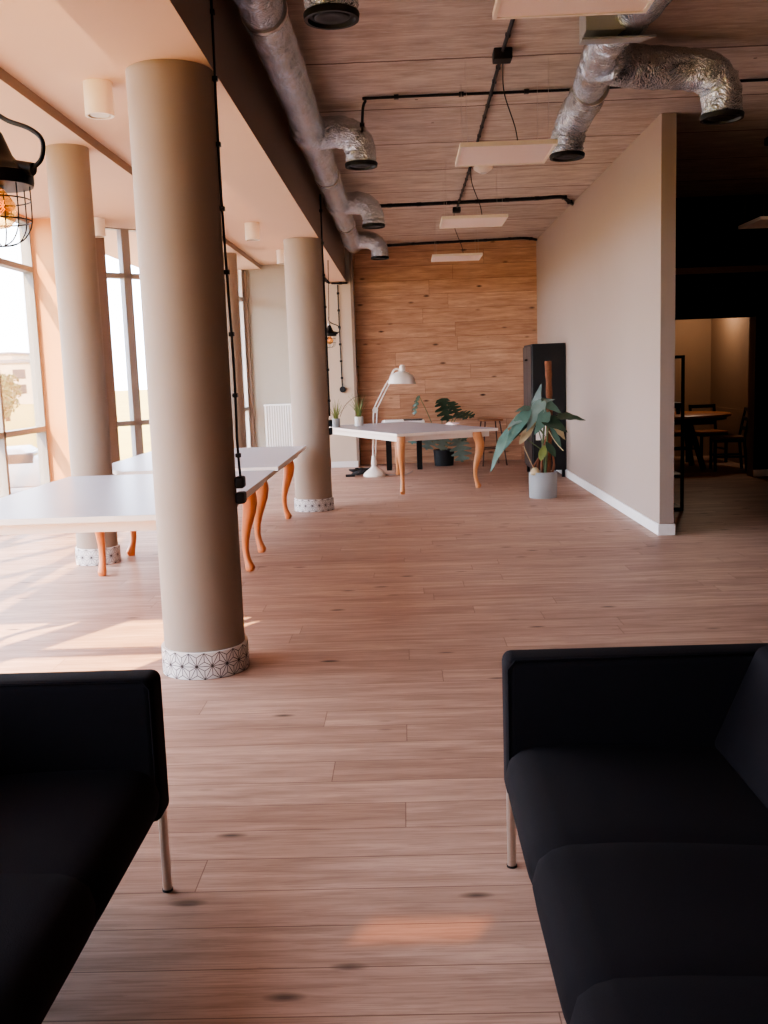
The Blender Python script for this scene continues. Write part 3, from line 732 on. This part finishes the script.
# ------------------------------------------------------------------ ventilation ducts
def rough_tube(pts, r, n, seed, amp=.006):
    rn = random.Random(seed); mb = MB(); rs = [r+rn.uniform(-amp, amp) for _ in pts]; mb.tube(pts, rs, n)
    for v in mb.v: v += Vector((rn.uniform(-amp, amp), rn.uniform(-amp, amp), rn.uniform(-amp, amp)))*.6
    return mb
def mouth(parent, x, y, z, r):
    c = MB().lathe([(r+.006, .0), (r+.008, -.006), (r+.004, -.03), (r-.012, -.03), (r-.018, -.014), (0, -.014)], (x, y, z+.03), 32).build('collar', black_rub, parent, smooth=45)
    MB().lathe([(r*.72, .0), (r*.6, -.008), (r*.3, -.004), (0, 0)], (x, y, z+.015), 24).build('diffuser', black_metal, c, smooth=True)
DX, DZ = -.665, 3.39
t = thing('air_duct', (DX, 8, DZ), 'long foil wrapped air duct running along the deep plaster beam', 'air duct')
n_ = 90
rough_tube([(DX+.004*math.sin(i*.5), YF+.05+i*(14.75-YF)/n_, DZ+.004*math.cos(i*.7)) for i in range(n_+1)], .118, 24, 1, .004).build('pipe', foil_m, t, smooth=True)
for i, y in enumerate((5.35, 9.6, 12.6)):
    MB().tube([(DX, y-.02, DZ), (DX, y+.02, DZ)], .126, 28).build('strap', chrome, t, smooth=40)
    MB().tube([(DX, y, DZ+.11), (DX, y, H1)], .005, 6).build('hanger_rod', chrome, t)
for i, y in enumerate((4.75, 7.98, 11.2, 14.25)):
    R = .122
    pts = [(DX+.02, y-.02, DZ-.01), (DX+.14, y-.01, DZ-.005), (DX+.23, y, DZ-.005), (DX+.31, y, DZ-.03), (DX+.36, y, DZ-.085), (DX+.383, y, DZ-.14), (DX+.388, y, DZ-.20), (DX+.388, y, DZ-.25)]
    e = rough_tube(spline(pts, 4), R, 24, 10+i, .004).build('elbow', foil_m, t, smooth=True)
    mouth(e, DX+.388, y, DZ-.275, R)
    MB().tube([(DX-.03, y-.20, DZ), (DX-.01, y-.1, DZ), (DX+.01, y, DZ), (DX, y+.12, DZ)], [.122, .14, .15, .124], 24).build('saddle', foil_m, t, smooth=True)
t = thing('air_duct', (1.3, 6.2, 3.35), 'foil wrapped air duct splitting into two outlets above the partition', 'air duct')
rough_tube(spline([(1.42, YF+.05, 3.38), (1.36, 2.5, 3.38), (1.33, 5.0, 3.37), (1.25, 5.9, 3.37), (1.29, 6.6, 3.38), (1.35, 7.2, 3.38)], 14), .112, 24, 31, .004).build('pipe', foil_m, t, smooth=True)
for y in (2.2, 4.9, 7.0):
    MB().tube([(1.34, y-.015, 3.38), (1.34, y+.015, 3.38)], .122, 28).build('strap', chrome, t, smooth=40)
    MB().tube([(1.34, y, 3.49), (1.34, y, H1)], .005, 6).build('hanger_rod', chrome, t)
e = rough_tube(spline([(1.35, 7.15, 3.38), (1.36, 7.45, 3.38), (1.33, 7.66, 3.33), (1.31, 7.74, 3.24), (1.30, 7.76, 3.15), (1.30, 7.76, 3.10)], 6), .124, 24, 32, .006).build('elbow', foil_m, t, smooth=True)
mouth(e, 1.30, 7.76, 3.075, .126)
e = rough_tube(spline([(1.30, 6.35, 3.37), (1.42, 6.50, 3.38), (1.60, 6.60, 3.38), (1.85, 6.66, 3.38), (2.03, 6.68, 3.35), (2.11, 6.70, 3.27), (2.13, 6.70, 3.16), (2.13, 6.70, 3.10)], 6), .130, 24, 33, .006).build('branch', foil_m, t, smooth=True)
mouth(e, 2.13, 6.70, 3.065, .132)
b = MB().box(1.03, 1.36, 5.52, 5.72, 3.27, 3.50).build('damper_box', galv, t, bevel=.004)
MB().add([(1.03, 5.72, 3.27), (1.36, 5.72, 3.27), (1.39, 5.47, 3.22), (1.00, 5.47, 3.22), (1.03, 5.72, 3.26), (1.36, 5.72, 3.26), (1.39, 5.47, 3.21), (1.00, 5.47, 3.21)],
  [(0,1,2,3), (7,6,5,4), (0,4,5,1), (1,5,6,2), (2,6,7,3), (3,7,4,0)]).build('flange', galv, b)
for q in ((1.08, 5.50), (1.2, 5.50), (1.32, 5.50)):
    MB().lathe([(.008, -.008), (.008, 0)], (q[0], q[1], 3.225), 8).build('bolt', chrome, b)

# ------------------------------------------------------------------ suspended light panels
def panel(x, y, z, w, d, label, zc=H1):
    t = thing('panel_light', (x, y, z), label, 'ceiling light', 'suspended square panel lights')
    mb = MB(); f = .016
    mb.box(x-w/2, x+w/2, y-d/2, y-d/2+f, z, z+.03).box(x-w/2, x+w/2, y+d/2-f, y+d/2, z, z+.03).box(x-w/2, x-w/2+f, y-d/2+f, y+d/2-f, z, z+.03).box(x+w/2-f, x+w/2, y-d/2+f, y+d/2-f, z, z+.03)
    mb.build('frame', offwhite, t)
    MB().box(x-w/2+f, x+w/2-f, y-d/2+f, y+d/2-f, z+.005, z+.022).build('diffuser', led_m, t)
    for i, j in ((-1,-1), (-1,1), (1,-1), (1,1)): MB().tube([(x+i*w*.42, y+j*d*.42, z+.03), (x+i*w*.42, y+j*d*.42, zc)], .0012, 4).build('suspension_wire', chrome, t)
PL = ['nearest square panel light, cut by the top edge of the photo', 'second square panel light, hanging below the smoke detector cable',
      'third square panel light from the front, before the oak wall', 'farthest square panel light, seen against the oak wall']
for i, y in enumerate((4.17, 7.22, 10.35, 13.5)):
    panel(.765, y, 3.0, .66, .64, PL[i])
    # feed cord
    o = MB().tube(spline([(.73+.0, y-.35 if i else y-.2, H1-.03), (.74, y-.3, 3.35), (.83, y-.15, 3.15), (.86, y-.05, 3.03)]), .004, 6).build('feed_cord', black_rub, bpy.data.objects['panel_light' if i == 0 else 'panel_light.%03d' % i], smooth=True)
panel(3.62, 9.6, 2.78, .60, .60, 'unlit square panel light hanging in the dark area right of the partition')
o = MB().tube([(3.55, 9.6, 2.81), (3.52, 9.6, H1)], .006, 6).build('feed_cord', black_rub, bpy.data.objects['panel_light.004'])
o = MB().box(3.47, 3.6, 9.5, 9.66, H1-.07, H1).build('junction_box', black_rub, bpy.data.objects['panel_light.004'], bevel=.005)

# smoke detector and patch
t = thing('smoke_detector', (.80, 10.45, H1), 'round white smoke detector on the concrete ceiling', 'smoke detector')
MB().lathe([(0, -.06), (.05, -.055), (.09, -.03), (.10, -.012), (.10, 0)], (.89, 10.45, H1), 28).build('housing', offwhite, t, smooth=45)
MB().lathe([(.03, -.068), (.035, -.055)], (.89, 10.45, H1), 16).build('sensor_cap', whitetrim, t, smooth=45)
o = MB().box(1.19, 1.42, 9.75, 10.35, H1-.012, H1).build('access_plate', galv); tag(o, 'flat grey access plate on the concrete ceiling', 'ceiling plate')

# ------------------------------------------------------------------ cables
def cable(pts, r, label, clips=(), name='cable', clipsize=.03, extra=None, sp=True, smoothn=5):
    P = spline(pts, smoothn) if sp else [Vector(p) for p in pts]
    c = P[0]; t = thing(name, tuple(c), label, 'cable')
    MB().tube(P, r, 8).build('cord', black_rub, t, smooth=True)
    # clips at even steps
    if clips:
        L = [0]
        for a, b in zip(P[:-1], P[1:]): L.append(L[-1]+(b-a).length)
        for k in range(clips):
            s_ = L[-1]*(k+.5)/clips
            for i in range(len(P)-1):
                if L[i+1] >= s_: break
            q = P[i].lerp(P[i+1], (s_-L[i])/max(1e-6, L[i+1]-L[i])); h = clipsize/2
            MB().box(q.x-h, q.x+h, q.y-h, q.y+h, q.z-h*.8, q.z+h*.8).build('clip', black_rub, t)
    return t
zc = H1-.02
c = cable([(.72, 4.3, zc), (.715, 6.2, zc), (.715, 6.85, zc), (.73, 8.3, zc), (.74, 9.4, zc), (.75, 11.0, zc), (.75, 12.75, zc)], .013, 'black clipped cable running lengthwise down the middle of the concrete ceiling', 26)
MB().box(.655, .775, 6.70, 6.82, H1-.07, H1).build('junction_box', black_rub, c, bevel=.006)
MB().box(.70, .80, 12.85, 12.97, H1-.06, H1).build('junction_box', black_rub, c, bevel=.006)
cable([(-.26, 8.05, 3.30), (-.25, 7.78, 3.42), (-.22, 7.72, zc-.01), (-.1, 7.68, zc), (1.2, 7.68, zc), (2.2, 7.64, zc), (6.1, 7.55, zc)], .011, 'black cable crossing the concrete ceiling from the first side outlet', 14, clipsize=.035)
cable([(-.28, 12.45, zc), (.6, 12.42, zc), (1.6, 12.35, zc), (1.98, 12.3, zc), (2.08, 12.5, zc), (2.22, 12.85, zc)], .022, 'thick black cable crossing the ceiling behind the third panel light', 8, clipsize=.055)
cable([(-.35, 16.1, zc-.02), (.6, 16.1, zc), (1.6, 16.0, zc), (1.98, 15.95, zc), (2.22, 16.2, zc)], .02, 'black cable along the top of the oak wall', 7, clipsize=.05)
# on columns
c = cable([(-.862, 4.96, 3.40), (-.866, 4.96, 3.0), (-.868, 4.96, 2.80), (-.868, 4.96, 2.4), (-.860, 4.96, 1.95), (-.852, 4.96, 1.55), (-.856, 4.96, 1.15), (-.846, 4.96, .96)], .0065, 'black clipped cable hanging down the nearest column to two sockets', 8, clipsize=.026)
c = [o for o in col.objects if o.type == 'EMPTY' and o.get('label', '').startswith('black clipped cable hanging down the nearest')][0]
for z in (.895, .975): MB().box(-.876, -.828, 4.92, 5.0, z-.03, z+.03).build('socket_box', black_rub, c, bevel=.012, seg=3)
c2 = cable([(-.838, 10.96, 3.45), (-.84, 10.96, 2.95), (-.838, 10.96, 2.3), (-.836, 10.96, 1.6), (-.836, 10.96, 1.05)], .010, 'black clipped cable hanging down the back column', 7, clipsize=.035)
for z in (.97, .88): MB().box(-.850, -.812, 10.91, 11.01, z-.04, z+.04).build('socket_box', black_rub, c2, bevel=.012)
cable([(-1.15, 12.8, BZ-.015), (-1.15, 14.2, BZ-.015), (-1.14, YC-.1, BZ-.015), (-1.05, YC-.06, BZ-.03), (-.84, YC-.06, BZ-.03)], .014, 'black clipped cable along the underside of the beam toward the plaster pier', 16, clipsize=.045, smoothn=4)
c = cable([(-1.0, YC-.03, BZ-.05), (-1.0, YC-.03, 2.2), (-.99, YC-.03, 1.32)], .009, 'black cable hanging down the cream pier to a round socket', 6, clipsize=.04)
MB().tube([(-.985, YC-.012, 1.27), (-.985, YC-.07, 1.27)], .05, 16).build('socket_box', black_rub, c, smooth=40)

# ------------------------------------------------------------------ cage pendants
def cage_lamp(x, y, z, s, ztop, label, swing):
    """z = rim height of the shade, s = scale"""
    t = thing('cage_pendant', (x, y, z), label, 'pendant lamp')
    V = lambda a, b, c: (x+a*s, y+b*s, z+c*s)
    MB().lathe([(a*s, b*s) for a, b in ((.112, -.012), (.115, 0), (.115, .028), (.104, .034), (.10, .045), (.075, .06), (.055, .085), (.042, .12), (.03, .15), (.02, .165), (0, .17))], (x, y, z), 36).build('cap', black_metal, t, smooth=45)
    MB().lathe([(a*s, b*s) for a, b in ((.108, -.006), (.07, .008), (.0, .01))], (x, y, z), 36).build('reflector', offwhite, t, smooth=45)
    MB().tube([V(.07, -.02, .045), V(.135, -.035, .030)], .02*s, 14).build('cable_gland', black_metal, t, smooth=40)
    MB().tube(spline([V(.13, -.034, .032), V(.165, -.04, .06), V(.172, -.04, .115), V(.13, -.03, .155), V(.05, -.01, .19), V(0, 0, .235), (x, y, z+.30*s)], 8), .0075*s, 8).build('cord_loop', black_rub, t, smooth=True)
    MB().tube([(x, y, z+.29*s), (x+swing, y, ztop)], .006*s, 8).build('cord', black_rub, t, smooth=True)
    MB().lathe([(.02*s, 0), (.02*s, .03*s), (.008*s, .045*s)], (x, y, z+.165*s), 12).build('hanging_hook', chrome, t, smooth=40)
    mb = MB(); R = .1
    for k in range(8):
        a = 2*PI*k/8+.2
        P = [V(R*math.cos(a), R*math.sin(a), 0), V(R*math.cos(a), R*math.sin(a), -.11), V(.088*math.cos(a), .088*math.sin(a), -.155), V(.055*math.cos(a), .055*math.sin(a), -.188), V(0, 0, -.20)]
        mb.tube(spline(P, 5), .0022*s, 6)
    for zz, rr in ((-.055, R), (-.12, .099)):
        mb.tube([V(rr*math.cos(2*PI*k/32), rr*math.sin(2*PI*k/32), zz) for k in range(32)], .0022*s, 6, closed=True)
    mb.build('wire_cage', black_metal, t, smooth=True)
    b = MB().lathe([(a*s, c_*s) for a, c_ in ((.015, .0), (.018, -.02), (.035, -.04), (.052, -.065), (.056, -.09), (.048, -.118), (.03, -.138), (0, -.145))], (x, y, z), 24).build('bulb', bulb_m, t, smooth=True)
    MB().tube([V(.018*math.cos(i*1.3), .018*math.sin(i*1.3), -.055-.04*((i % 4)/3)) for i in range(14)], .0016*s, 5).build('filament', filament_m, b)
    MB().lathe([(.016*s, .012*s), (.018*s, -.02*s), (0, -.022*s)], (x, y, z), 14).build('socket', chrome, t, smooth=40)
cage_lamp(-1.594, 4.0, 2.305, 1.24, HM, 'black industrial cage pendant with amber bulb at the left edge', 0)
cage_lamp(-.945, 12.95, 2.02, .80, BZ, 'small black cage pendant hanging beyond the back column', .02)

# ------------------------------------------------------------------ dark area furniture
t = thing('display_rack', (2.66, 10.2, 0), 'narrow open black metal rack behind the partition end', 'rack')
for x in (2.40, 2.825):
    for y in (10.0, 10.38): MB().box(x-.014, x+.014, y-.014, y+.014, 0, 1.58).build('post', black_metal, t)
for z in (.02, .36, 1.09, 1.565): MB().box(2.39, 2.837, 9.99, 10.39, z-.015, z+.015).build('shelf', black_metal, t)
MB().box(2.40, 2.83, 10.375, 10.38, .1, 1.5).build('back_panel', darkglass, t)

t = thing('dining_table', (3.9, 14.1, 0), 'round brown dining table on splayed black legs in the small dining room', 'table')
MB().lathe([(0, .735), (.70, .735), (.72, .745), (.72, .775), (.70, .785), (0, .785)], (3.95, 14.2, 0), 48).build('tabletop', table_brown, t, smooth=40)
MB().lathe([(0, .70), (.66, .70), (.66, .735), (0, .735)], (3.95, 14.2, 0), 40).build('rim', black_metal, t, smooth=40)
for a in range(4):
    th = PI/4+a*PI/2; c_, s_ = math.cos(th), math.sin(th)
    MB().bar((3.95+c_*.16, 14.2+s_*.16, .70), (3.95+c_*.40, 14.2+s_*.40, 0), .06, .06).build('leg', black_metal, t)
MB().bar((3.75, 14.2, .28), (4.15, 14.2, .28), .05, .05).build('stretcher', black_metal, t)
def dchair(x, y, rot, label):
    t = thing('dining_chair', (0,0,0), label, 'chair')
    MB().box(-.21, .21, -.21, .21, .44, .475).build('seat', seat_wood, t, bevel=.01)
    MB().box(-.20, .20, -.20, .20, .40, .44).build('seat_frame', black_metal, t)
    for sx in (-1, 1):
        MB().bar((sx*.19, -.19, 0), (sx*.19, -.19, .44), .035, .035).build('leg', black_metal, t)
        MB().bar((sx*.19, .23, 0), (sx*.19, .19, .44), .035, .035).build('leg', black_metal, t)
        MB().bar((sx*.19, .19, .44), (sx*.19, .27, .86), .035, .03).build('back_post', black_metal, t)
    for i, z in enumerate((.58, .71, .835)):
        MB().bar((-.19, .19+.08*(z-.44)/.42, z), (.19, .19+.08*(z-.44)/.42, z), .022, .05).build('back_slat', black_metal, t)
    for sx in (-1, 1): MB().bar((sx*.19, -.19, .2), (sx*.19, .21, .2), .02, .025).build('stretcher', black_metal, t)
    t.location = (x, y, 0); t.rotation_euler.z = rot
dchair(4.50, 13.72, -PI/2-.15, 'black ladder back chair at the right of the round dining table')
dchair(4.62, 14.95, .1, 'black ladder back chair behind the round dining table, near the room corner')
dchair(4.12, 15.15, -.1, 'black ladder back chair behind the round dining table, next to the rack')
o = MB().lathe([(0, 0), (.03, 0), (.03, .10), (.024, .10), (.02, .01)], (3.92, 14.1, .785), 16).build('cup', black_metal, smooth=40); tag(o, 'small dark cup on the round dining table', 'cup')
struct(MB().box(4.93, 4.95, 13.4, 15.8, .42, .8), 'trim_6', dark_taupe, 'wall panel beside the dining chair', 'trim')

# ------------------------------------------------------------------ outside
g = MB().box(-400, 300, -300, 400, -1.7, -1.6); o = g.build('ground', skyfld); tag(o, 'yellow green grass field outside the windows', 'grass', kind='structure')
o = MB().box(-40, -5.5, 2, 30, -1.6, -1.58).build('car_park', asph); tag(o, 'grey asphalt car park outside the glazed front', 'car park', kind='structure')
def outp(px_, dist):   # direction through the left window, from the room
    a = math.atan2(.41+(14-px_)*.00102, 1); return (-math.sin(a)*dist, math.cos(a)*dist)
def tree(px_, dist, h, label):
    x, y = outp(px_, dist); t = thing('tree', (x, y, -1.6), label, 'tree'); rn = random.Random(int(dist*7+px_))
    MB().tube([(x, y, -1.6), (x, y, -1.6+h*.45)], [.25, .14], 8).build('trunk', bark_m, t, smooth=True)
    mb = MB()
    for k in range(500):
        a = rn.uniform(0, 2*PI); zz = rn.uniform(.2, 1.0); rr = h*.34*math.sin(PI*min(1, max(.05, 1.12-zz)))**.6*math.sqrt(rn.random())
        c = Vector((x+rr*math.cos(a), y+rr*math.sin(a), -1.6+h*zz)); q = h*.045
        d1 = Vector((rn.uniform(-1,1), rn.uniform(-1,1), rn.uniform(-1,1)))*q; d2 = Vector((rn.uniform(-1,1), rn.uniform(-1,1), rn.uniform(-1,1)))*q
        k0 = len(mb.v); mb.v += [c-d1, c+d2, c+d1, c-d2]; mb.f.append([k0, k0+1, k0+2, k0+3]); mb.m.append(0)
    mb.build('crown', tree_m, t)
for i, (p_, d_, h_) in enumerate(((2, 75, 3.6), (9, 82, 4.0), (16, 95, 4.2))):
    tree(p_, d_, h_, ('bushy green tree outside, leftmost through the window', 'bushy green tree outside, middle one through the window', 'bushy green tree outside, beside the window frame')[i])
for i, (p_, d_, w_, h_) in enumerate(((-4, 190, 22, 5.5), (6, 220, 12, 8), (14, 200, 11, 6), (24, 240, 12, 7))):
    x, y = outp(p_, d_)
    t = thing('apartment_building', (x, y, -1.6), 'pale distant apartment block outside, '+('leftmost through the window', 'tallest through the window', 'low one right of the tallest', 'rightmost beside the window frame')[i], 'building')
    MB().box(x-w_/2, x+w_/2, y-5, y+5, -1.6, h_).build('wall', bldg_m, t)
    MB().box(x-w_/2-.3, x+w_/2+.3, y-5.3, y+5.3, h_, h_+.4).build('roof', asph, t)
    mb = MB()
    for a in range(4):
        for b in range(2): mb.box(x-w_/2+w_*(a+.3)/4, x-w_/2+w_*(a+.7)/4, y-5.1, y-5, .2+b*2.6, 1.8+b*2.6)
    mb.build('windows', darkglass, t)
def car(px_, dist, rot, label):
    t = thing('car', (0,0,0), label, 'car')
    prof = [(-2.1, .35), (-2.1, .75), (-1.95, .85), (-1.2, .92), (-.7, 1.38), (.6, 1.42), (1.35, .95), (2.0, .85), (2.15, .6), (2.1, .35)]
    mb = MB(); n = len(prof)
    mb.add([(a, -.85, b) for a, b in prof]+[(a, .85, b) for a, b in prof], [tuple(range(n)), tuple(range(2*n-1, n-1, -1))]+[(i, i+n, (i+1) % n+n, (i+1) % n) for i in range(n)])
    mb.build('body', car_m, t, bevel=.06, seg=3)
    mb = MB().box(-.85, .95, -.86, .86, .98, 1.30); mb.build('window_band', darkglass, t, bevel=.05)
    for a in (-1.3, 1.35):
        for b in (-.75, .75): MB().tube([(a, b-.1, .32), (a, b+.1, .32)], .32, 20).build('wheel', black_rub, t, smooth=40)
    x, y = outp(px_, dist); t.location = (x, y, -1.6+.02); t.rotation_euler.z = rot
car(8, 29, .2, 'grey parked car outside, low in the left window')

# ------------------------------------------------------------------ light
w = bpy.data.worlds.new('sky'); bpy.context.scene.world = w; w.use_nodes = True
nt = w.node_tree; bg = nt.nodes['Background']
tc = nt.nodes.new('ShaderNodeTexCoord'); n = nt.nodes.new('ShaderNodeTexNoise'); n.inputs['Scale'].default_value = 4; n.inputs['Detail'].default_value = 6
nt.links.new(tc.outputs['Generated'], n.inputs['Vector'])
cl = ramp(nt, n.outputs['Fac'], [(.35, rgb(192,206,238)), (.65, rgb(244,243,248))])
nt.links.new(cl, bg.inputs['Color']); bg.inputs['Strength'].default_value = 5.9

sd = bpy.data.lights.new('sun', 'SUN'); so = bpy.data.objects.new('sun', sd); col.objects.link(so)
sd.energy = 11; sd.angle = math.radians(.6); sd.color = (1, .67, .36)
so.rotation_euler = Vector((.48, .875, -.95)).to_track_quat('-Z', 'Y').to_euler(); so.location = (-10, -10, 12)
pl = bpy.data.lights.new('dining_lamp', 'POINT'); po = bpy.data.objects.new('dining_lamp', pl); col.objects.link(po); pl.energy = 9; pl.shadow_soft_size = .12; pl.color = (1,.8,.62); po.location = (4.5, 14.9, 2.4)
def portal(p0, p1, z0, z1, n):
    L = bpy.data.lights.new('window_portal', 'AREA'); o = bpy.data.objects.new('window_portal', L); col.objects.link(o)
    L.shape = 'RECTANGLE'; a, b = Vector((*p0, 0)), Vector((*p1, 0)); L.size = (b-a).length; L.size_y = z1-z0
    L.cycles.is_portal = True
    o.location = ((p0[0]+p1[0])/2, (p0[1]+p1[1])/2, (z0+z1)/2); o.rotation_euler = Vector(n).to_track_quat('-Z', 'Z').to_euler()
portal((-2.6, YF), (-2.6, 1.95), 0, 2.8, (1, 0, 0))
portal((-4.4, 2.8), (-2.45, 2.8), 0, 3.43, (0, 1, 0))
portal((-4.55, 2.95), (-4.55, 11.75), 0, 3.43, (1, 0, 0))
portal((-3.1, 13.6), (-2.95, YG), 0, 3.43, (1, -.1, 0))
portal((-3.88, 12.72), (-2.93, 13.6), 0, 3.43, (.68, -.73, 0))

# ------------------------------------------------------------------ camera
cd = bpy.data.cameras.new('camera'); cam = bpy.data.objects.new('camera', cd); col.objects.link(cam)
AX = ((0.9992267821840493, -0.031203265136873593, -0.023920577144125505), (0.019288525019642885, -0.14111078830159796, 0.989805889165885), (-0.03426062709111877, -0.9895019462687779, -0.1403998139657732))
right = Vector([AX[i][0] for i in range(3)]); down = Vector([AX[i][1] for i in range(3)]); fwd = Vector([AX[i][2] for i in range(3)])
M = Matrix((( right.x, -down.x, -fwd.x, 0), (right.y, -down.y, -fwd.y, 0), (right.z, -down.z, -fwd.z, 1.5), (0,0,0,1)))
cam.matrix_world = M
cd.sensor_fit = 'VERTICAL'; cd.sensor_height = 36; cd.lens = 36*975/1024; cd.clip_start = .05; cd.clip_end = 1000
sc = bpy.context.scene; sc.camera = cam
sc.view_settings.view_transform = 'AgX'; sc.view_settings.look = 'AgX - Medium High Contrast'; sc.view_settings.exposure = 1.55
sc.cycles.max_bounces = 12; sc.cycles.diffuse_bounces = 8; sc.cycles.transparent_max_bounces = 16
sc.cycles.use_denoising = True; sc.cycles.sample_clamp_indirect = 6
